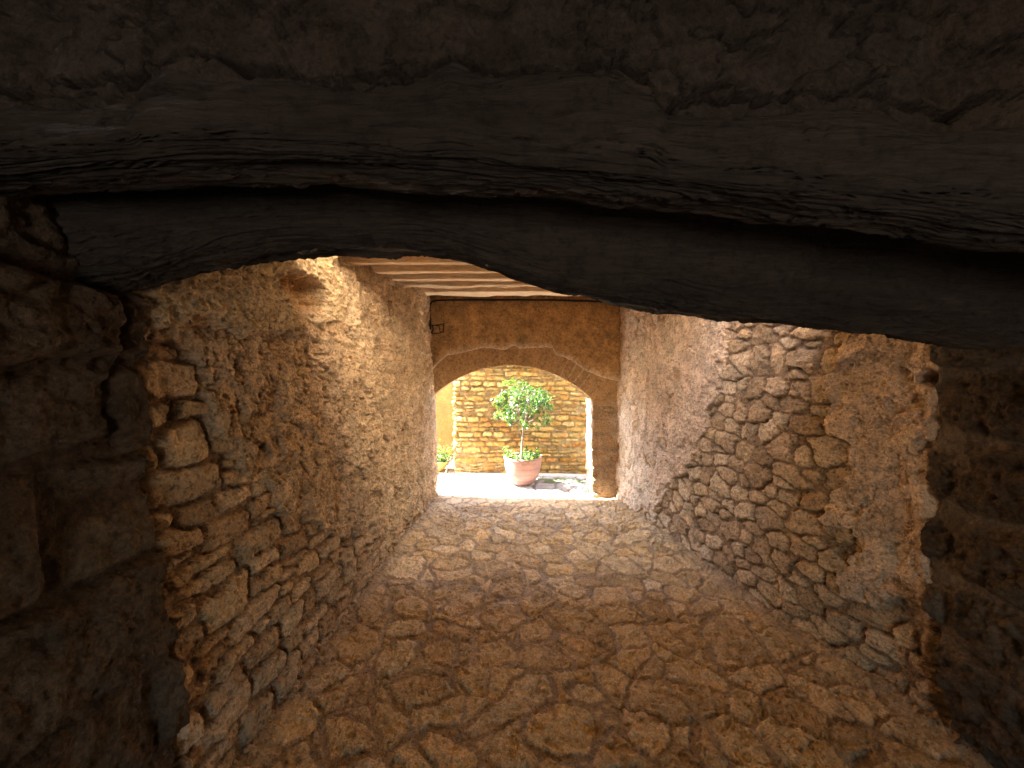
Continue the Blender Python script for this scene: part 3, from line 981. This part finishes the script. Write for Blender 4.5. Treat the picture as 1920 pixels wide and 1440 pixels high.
def build_shell():
    """The building round the passage. An invented, unseen roof well above the crooked lintel lets the sun onto an added limewashed slope
    whose light falls down into the passage; the camera looks under it."""
    st = M['facade']
    b = boxes('building_mass', [
        (-6, -1.62, -5, 1.95, -.05, 2.95),               # left of the passage
        (-6, -1.62, 1.95, YE + .05, -.05, 4.85),
        (2.62, 7, -5, 1.95, -.05, 6.6),                  # right of the passage
        (2.62, 7, 1.95, YO - .02, -.05, 4.85),
        (1.58, 2.62, YE + .08, YO - .02, -.05, 2.95),
        (-1.62, -1.40, YE + .02, YE + .05, -.05, 2.95),
        (-1.62, 2.62, YE + .08, YO - .02, 2.25, 2.95),
    ], M['bounce_limewash'])
    b['kind'] = 'structure'
    u = boxes('roof', [
        (-1.62, 2.62, 1.95, 3.13, 4.70, 4.85),  # unseen lid, set high to suit the added roof well
        (-1.62, 2.62, 3.13, YO - .02, 2.95, 4.85),
        (-1.75, 2.62, -5, .84, 2.95, 3.4),
    ], st)
    u['kind'] = 'structure'
    k_ = boxes('leak_stop', [(-1.75, 2.62, 1.0, 1.071, 2.46, 3.19)], M['dark'])  # unseen box added to block light leaking in over the nearer lintel
    k_['kind'] = 'structure'
    c = bpy.data.meshes.new('bounce_slope')  # unseen reflector added to bounce sun into the passage and screen the sky
    pr = [(1.07, 2.54), (2.32, 2.52), (2.32, 2.58), (.95, 3.82), (.95, 7.0), (.6, 7.0), (.6, 3.41), (1.07, 3.2)]
    co = [(x, y, z) for x in (-1.62, 2.62) for y, z in pr]
    c.from_pydata(co, [], [tuple(range(8)), tuple(range(15, 7, -1))] + [(i, i + 8, (i + 1) % 8 + 8, (i + 1) % 8) for i in range(8)])
    c.materials.append(M['bounce_limewash'])
    v = bpy.data.objects.new('bounce_slope', c)
    COL.objects.link(v)
    v['kind'] = 'structure'
    w = boxes('rear_passage', [
        (-1.62, -1.31, -5, .42, -.05, 2.95),
        (2.20, 2.62, -5, .42, -.05, 2.95),
        (-1.31, 2.20, -5, -4.8, REAR_H, 2.95),
        (-1.31, -1.31 + REAR_S, -5, -4.8, -.05, REAR_H),
        (2.20 - REAR_S, 2.20, -5, -4.8, -.05, REAR_H),
    ], M['rear'])
    w['kind'] = 'structure'
    f = boxes('rear_floor', [(-1.62, 2.62, -5, 1.26, -.055, -.004)], M['rear'])
    f['kind'] = 'structure'


SHAFT0 = 1.95
REAR_H, REAR_S = 1.8, 1.1
M['dark'] = rough_mat('leak_stop_dark', base=(.10, .075, .06), mottle=.3)
M['bounce_limewash'] = rough_mat('bounce_limewash', base=(.80, .67, .48), mottle=.08)  # bright warm surface chosen to bounce light down the added well
M['rear'] = rough_mat('rear_masonry', base=(.30, .22, .15), mottle=.3)


# ---- courtyard
def build_courtyard():
    # rubble wall, with its left corner chamfered and running back
    YW = 6.64
    x0 = -1.10
    L1 = .55
    s = np.arange(-L1, 4.6, .0125)
    z = np.arange(-.03, 1.93, .0125)
    Sg, Zg = np.meshgrid(s, z, indexing='ij')
    St = rubble(Sg, Zg, 1205, ch=(.05, .105), cw=(.10, .28), warp=.022, joint=.005, rnd=.02, split=.22)
    hs, prof = stone_height(St, Sg, Zg, 1221, rnd=.014, prot=.014, rough=.009, recess=.03, tilt=.05, facet=.2)
    r = .05
    a = np.clip((Sg + r) / (2 * r), 0, 1) * (math.pi / 2)
    X = np.where(Sg < -r, x0, np.where(Sg > r, x0 + Sg, x0 + r - r * np.cos(a)))
    Yv = np.where(Sg < -r, YW - Sg, np.where(Sg > r, YW, YW + r - r * np.sin(a)))
    # the wall bows gently towards the corner on the right
    bow = .10 * sstep(.2, 2.2, X)
    hs = hs * .9
    X = X - np.cos(a) * hs
    Yv = Yv - np.sin(a) * hs - bow
    cols = [(.33, .215, .07), (.37, .27, .105), (.30, .19, .055), (.39, .30, .14), (.30, .165, .045), (.34, .235, .085), (.28, .14, .035), (.38, .275, .11)]
    t = pal(St['q'][..., 8], cols) * (.85 + .3 * St['q'][..., 4])[..., None]
    rust = sstep(.15, .45, fbm(Sg * 7 + St['q'][..., 4] * 30, Zg * 7, 4, 1230) + (St['q'][..., 6] - .75) * .8)
    t = lerp(t, np.array((.34, .15, .045)), (rust * .85)[..., None])
    jc = lerp(np.array((.20, .14, .07)), np.array((.30, .235, .14)), sstep(1.6, 2.3, Sg + .3 * fbm(Sg * 3, Zg * 3, 3, 1240))[..., None])
    t = lerp(jc, t, prof[..., None])
    root = empty('courtyard_wall', (0, YW, 0))
    set_props(root, 'wall of yellow and rusty coursed stone behind the potted tree', 'wall')
    off = np.array((0, YW, 0))
    grid('stone_facing', np.stack([X, Yv, Zg], -1) - off, M['wallstone'], root, t, flip=False)
    cb = boxes('coping', [(x0 - .02, 4.6, -.13, L1 - .02, 1.90, 1.96)], M['facade'], root)
    boxes('wall_core', [(x0 + .06, 4.6, .06, L1 - .03, -.05, 1.90)], M['facade'], root)
    # low kerb of slabs at its foot
    xs = np.arange(x0 + .05, 2.6, .015)
    pr = [(0, 0), (0, .6), (.1, 1), (.5, 1), (1, 1)]
    P = np.zeros((len(xs), len(pr), 3))
    for j, (a_, b_) in enumerate(pr):
        P[:, j, 0] = xs
        P[:, j, 1] = YW - .13 - .10 * sstep(.2, 2.2, xs) + .14 * a_ + .008 * fbm(xs * 5, xs * 0 + j, 3, 1250)
        P[:, j, 2] = -.02 + .038 * b_ + .004 * fbm(xs * 6, xs * 0 + j, 3, 1251) * b_
    k = grid('kerb', P, M['pale_paving'], None, np.broadcast_to(np.array((.42, .40, .38)), P.shape), flip=True)
    k['kind'] = 'structure'
    # orange rendered wall beyond
    x = np.arange(-6, .2, .04); z = np.arange(-.05, 2.5, .04)
    Xg, Zg = np.meshgrid(x, z, indexing='ij')
    Yg = 7.75 - .015 * fbm(Xg * 2, Zg * 2, 4, 1300)
    root = empty('rendered_wall', (0, 7.75, 0))
    set_props(root, 'orange rendered wall behind the mossy trough of plants', 'wall')
    grid('render_face', np.stack([Xg, Yg, Zg], -1) - np.array((0, 7.75, 0)), M['orange'], root, None)
    boxes('wall_core', [(-6, .2, .03, .4, -.05, 2.46)], M['orange'], root)


# ---- plants
def leaf_cloud(name, centres, mat, parent, size, cols, seed, fold=.25, up=.3, outward=True, origin=(0, 0, 0)):
    rs = np.random.RandomState(seed)
    co, q, tint = [], [], []
    for (c, nrm) in centres:
        c = np.array(c, float)
        n = np.array(nrm, float) + rs.normal(0, .55, 3) + np.array((0, 0, up))
        n /= np.linalg.norm(n) + 1e-9
        t = rs.normal(0, 1, 3); t -= n * t.dot(n); t /= np.linalg.norm(t) + 1e-9
        if outward:
            t = np.array(nrm, float) * .6 + t; t -= n * t.dot(n); t /= np.linalg.norm(t) + 1e-9
        b = np.cross(n, t)
        l = size * rs.uniform(.7, 1.3); w = l * rs.uniform(.38, .5)
        droop = rs.uniform(.0, .3) * l
        i = len(co)
        pts = [c, c + t * l * .3 + b * w * .5 + n * fold * w, c + t * l * .75 + b * w * .36 + n * fold * w * .8 - n * droop * .4,
               c + t * l - n * droop, c + t * l * .75 - b * w * .36 + n * fold * w * .8 - n * droop * .4,
               c + t * l * .3 - b * w * .5 + n * fold * w, c + t * l * .35, c + t * l * .75 - n * droop * .4]
        co += pts
        q += [(i, i + 1, i + 6, i + 6), (i, i + 6, i + 5, i + 5), (i + 1, i + 2, i + 7, i + 6), (i + 6, i + 7, i + 4, i + 5), (i + 2, i + 3, i + 7, i + 7), (i + 7, i + 3, i + 4, i + 4)]
        cc = np.array(cols[rs.randint(len(cols))]) * rs.uniform(.75, 1.25)
        tint += [cc] * 8
    # triangles given as degenerate quads are split here
    me = bpy.data.meshes.new(name)
    faces = [tuple(dict.fromkeys(f)) for f in q]
    me.from_pydata([tuple(np.array(c) - np.array(origin)) for c in co], [], faces)
    a = me.color_attributes.new('tint', 'FLOAT_COLOR', 'POINT')
    tt = np.ones((len(co), 4), dtype=np.float32); tt[:, :3] = np.array(tint)
    a.data.foreach_set('color', tt.ravel())
    me.materials.append(mat)
    o = bpy.data.objects.new(name, me)
    COL.objects.link(o)
    if parent: o.parent = parent
    return o


GREENS = [(.040, .085, .018), (.065, .12, .022), (.025, .055, .017), (.10, .15, .03), (.04, .07, .035)]


def build_pot_tree():
    px, py = .105, 6.06
    pot = empty('flower_pot', (px, py, 0))
    set_props(pot, 'big round terracotta pot with a pale rim standing on the sunlit paving', 'pot')
    na = 64
    pr = [(.0, .0), (.135, .0), (.150, .012), (.198, .06), (.240, .13), (.268, .21), (.286, .29), (.295, .37), (.298, .395), (.303, .405), (.303, .432), (.296, .440), (.272, .440), (.266, .432), (.264, .40), (.258, .36)]
    P = np.zeros((len(pr), na, 3))
    for i, (r, z) in enumerate(pr):
        a = np.linspace(0, 2 * math.pi, na, endpoint=False)
        rr = r * (1 + .006 * np.sin(a * 2 + z * 9))
        P[i, :, 0] = rr * np.cos(a); P[i, :, 1] = rr * np.sin(a); P[i, :, 2] = z
    grid('pot_body', P, M['terracotta'], pot, None, wrap=True)
    P = np.zeros((8, na, 3))
    for i in range(8):
        a = np.linspace(0, 2 * math.pi, na, endpoint=False); r = .262 * i / 7
        P[i, :, 0] = r * np.cos(a); P[i, :, 1] = r * np.sin(a)
        P[i, :, 2] = .375 + .012 * fbm(P[i, :, 0] * 20, P[i, :, 1] * 20, 3, 1400)
    grid('soil', P, M['soil'], pot, None, wrap=True, flip=True)

    tree = empty('ornamental_tree', (px, py, .36))
    set_props(tree, 'small round-headed tree with a thin pale trunk growing in the terracotta pot', 'tree')
    o = np.array((px, py, .36))
    rs = np.random.RandomState(44)
    base = np.array((px - .025, py, .36)); top = np.array((px + .0, py, .93))
    trunk_pts = [base, base + (.008, 0, .15), base + (.012, 0, .3), base + (.03, 0, .45), top]
    paths = [([p - o for p in trunk_pts], [.019, .016, .015, .016, .017])]
    tips = []
    CC = np.array((px + .015, py, 1.24)); CR = np.array((.47, .40, .42))
    twigs = []
    for k in range(13):
        an = 2 * math.pi * k / 13 + rs.uniform(-.3, .3)
        el = rs.uniform(.25, 1.35)
        d = np.array((math.cos(an) * math.cos(el), math.sin(an) * math.cos(el), math.sin(el) * 1.05))
        end = CC + (d * np.array((1, 1, 1)) - np.array((0, 0, .35))) * CR * rs.uniform(.75, .95)
        mid = top * .5 + end * .5 + rs.normal(0, .03, 3) + np.array((0, 0, -.03))
        paths.append(([top - o, mid - o, end - o], [.009, .006, .0025]))
        for j in range(5):
            s_ = mid * (1 - j / 5) + end * (j / 5)
            e_ = s_ + rs.normal(0, .11, 3) + d * .07
            paths.append(([s_ - o, (s_ + e_) / 2 - o + rs.normal(0, .01, 3), e_ - o], [.004, .003, .0015]))
            twigs.append((s_, e_))
    tubes('trunk', paths, M['bark'], tree, 7)
    cen = []
    # clusters of leaves: an uneven head with gaps
    clumps = []
    for k in range(84):
        v = rs.normal(0, 1, 3); v /= np.linalg.norm(v)
        rad = rs.uniform(.45, 1.0) ** .5
        c = CC + v * CR * rad
        # ragged, narrower top and open lower left
        if c[2] > 1.45 and abs(c[0] - CC[0] + .05) > .22: continue
        if c[2] < .98 and c[0] < CC[0] - .12 and rs.rand() < .6: continue
        clumps.append((c, v))
    for s_, e_ in twigs:
        if rs.rand() < .65: clumps.append((e_, (e_ - CC) / .4))
    for c, v in clumps:
        cr = rs.uniform(.05, .095)
        for j in range(rs.randint(18, 34)):
            w = rs.normal(0, 1, 3); w /= np.linalg.norm(w)
            cen.append((c + w * cr * rs.uniform(.3, 1.0), w * .6 + np.array(v) * .5))
    leaf_cloud('crown', cen, M['leaf'], tree, .045, GREENS, 45, origin=o)

    pl = empty('bedding_plant', (px, py, .37))
    set_props(pl, 'low leafy green bedding plants spilling over the rim of the terracotta pot', 'plant')
    cen = []; stems = []
    o2 = np.array((px, py, .37))
    for k in range(46):
        a = rs.uniform(0, 2 * math.pi); r = .25 * math.sqrt(rs.rand())
        h = rs.uniform(.06, .15) + (.10 if (abs(math.cos(a)) > .8 and r > .17 and rs.rand() < .35) else 0)
        b = np.array((px + r * math.cos(a), py + r * math.sin(a), .37)); t = b + np.array((math.cos(a) * .05, math.sin(a) * .05, h))
        for j in range(15):
            f = rs.uniform(.12, 1.05); p = b * (1 - f) + t * f + rs.normal(0, .022, 3)
            cen.append((p, rs.normal(0, .6, 3) + np.array((0, 0, .5))))
    leaf_cloud('leaves', cen, M['leaf'], pl, .048, GREENS + [(.10, .19, .09), (.14, .2, .05)], 46, origin=o2)

    # trough by the orange wall
    tx, ty = -1.52, 6.86
    tr = empty('plant_trough', (tx, ty, 0))
    set_props(tr, 'low mossy ochre trough at the foot of the orange wall', 'planter')
    na = 48
    pr = [(.0, .0), (.60, .0), (.72, .05), (.88, .12), (.99, .17), (1.0, .185), (.93, .185), (.90, .15)]
    P = np.zeros((len(pr), na, 3))
    for i, (r, z) in enumerate(pr):
        a = np.linspace(0, 2 * math.pi, na, endpoint=False)
        ca = np.sign(np.cos(a)) * np.abs(np.cos(a)) ** .6; sa = np.sign(np.sin(a)) * np.abs(np.sin(a)) ** .6
        P[i, :, 0] = r * ca * .34; P[i, :, 1] = r * sa * .20; P[i, :, 2] = z
    grid('trough_body', P, M['trough'], tr, None, wrap=True)
    P2 = P[[0, 7]].copy(); P2[:, :, 2] = .15
    grid('soil', P2, M['soil'], tr, None, wrap=True, flip=True)
    cen, stems = [], []
    o3 = np.array((tx, ty, .15))
    for k in range(60):
        b = np.array((tx + rs.uniform(-.28, .30), ty + rs.uniform(-.15, .15), .15))
        t = b + np.array((rs.normal(0, .05), rs.normal(0, .04), rs.uniform(.08, .34)))
        for j in range(14):
            f = rs.uniform(.12, 1.05); p = b * (1 - f) + t * f + rs.normal(0, .028, 3)
            cen.append((p, rs.normal(0, .6, 3) + np.array((0, 0, .5))))
    sh = empty('trough_plant', tuple(o3))
    set_props(sh, 'bushy green and cream plants filling the mossy ochre trough', 'plant')
    leaf_cloud('leaves', cen, M['leaf'], sh, .06, GREENS + [(.30, .32, .12), (.36, .34, .2), (.05, .1, .05)], 47, origin=o3)
    # stick leaning on the trough
    st = tubes('leaning_stick', [([(-1.23, 6.62, .0), (-1.20, 6.70, .12), (-1.16, 6.80, .26)], [.014, .013, .011])], M['bark'])
    set_props(st, 'short brown stick leaning between the mossy trough and the stone corner', 'stick')


# ---- small things in the passage
def build_small():
    Y = YE - .055
    g = lambda px, py: (at_y(px, py, Y)[0], Y, at_y(px, py, Y)[1])
    pts = [g(808, 625), g(807, 605), g(806, 590), g(805, 578), g(806, 571), g(810, 566), g(818, 563.5), g(840, 562.5), g(900, 562), g(980, 562), g(1060, 563), g(1110, 565), g(1164, 567)]
    rs = np.random.RandomState(3)
    o = tubes('electric_cable', [(pts, .0125)], M['black'], None, 8)
    set_props(o, 'black cable running along the top of the arch wall and bending down its corner', 'cable')
    Yb = YE - .06
    g = lambda px, py, d=0: (at_y(px, py, Yb - d)[0], Yb - d, at_y(px, py, Yb - d)[1])
    w = [([g(802, 609), g(812, 610), g(822, 609), g(833, 607)], .007),
         ([g(802, 625), g(811, 625.5), g(818, 625), g(826, 624), g(832, 622)], .007),
         ([g(811, 609), g(812, 617), g(810, 625)], .010),
         ([g(823, 609), g(824, 618), g(826, 624)], .006),
         ([g(832, 607), g(832, 615), g(832, 622)], .007),
         ([g(803, 609), g(808, 614), g(804, 625)], .006),
         ([g(812, 609), g(820, 611), g(824, 609)], .006)]
    o = tubes('wire_bracket', w, M['rust'], None, 6)
    set_props(o, 'small bent black wire bracket fixed below the cable end on the arch wall', 'bracket')


build_left_wall()
build_right_wall()
build_piers()
build_floor()
build_arch_wall()
build_lintels()
build_ceiling()
build_shell()
build_courtyard()
build_pot_tree()
build_small()

# ------------------------------------------------------------------ light
SUN_EL, SUN_AZ = 52.0, 9.0          # elevation; angle of the sun behind the courtyard wall's line
to_sun = Vector((-math.cos(R(SUN_AZ)) * math.cos(R(SUN_EL)), math.sin(R(SUN_AZ)) * math.cos(R(SUN_EL)), math.sin(R(SUN_EL))))
sd = bpy.data.lights.new('sun', 'SUN')
sd.energy = 4.8
sd.angle = R(.53)
sd.color = (1.0, .95, .87)
so = bpy.data.objects.new('sun', sd)
COL.objects.link(so)
so.location = (-10, 10, 20)
so.rotation_euler = to_sun.to_track_quat('Z', 'Y').to_euler()

w = bpy.data.worlds.new('World')
SC.world = w
w.use_nodes = True
nt = w.node_tree
bg = nt.nodes['Background']
sky = nt.nodes.new('ShaderNodeTexSky')
sky.sky_type = 'NISHITA'
sky.sun_disc = False
sky.sun_elevation = R(SUN_EL)
sky.sun_rotation = math.atan2(to_sun.x, to_sun.y)
nt.links.new(sky.outputs[0], bg.inputs['Color'])
bg.inputs['Strength'].default_value = .15

SC.view_settings.view_transform = 'Standard'
SC.view_settings.look = 'None'
SC.view_settings.gamma = 1
SC.view_settings.use_curve_mapping = False
SC.view_settings.exposure = 4.5
cy = SC.cycles
cy.max_bounces = 12
cy.diffuse_bounces = 8
cy.glossy_bounces = 4
cy.use_denoising = True
cy.use_guiding = True
cy.use_surface_guiding = True
cy.guiding_training_samples = 128
cy.sample_clamp_indirect = 6
cy.caustics_reflective = False
cy.caustics_refractive = False
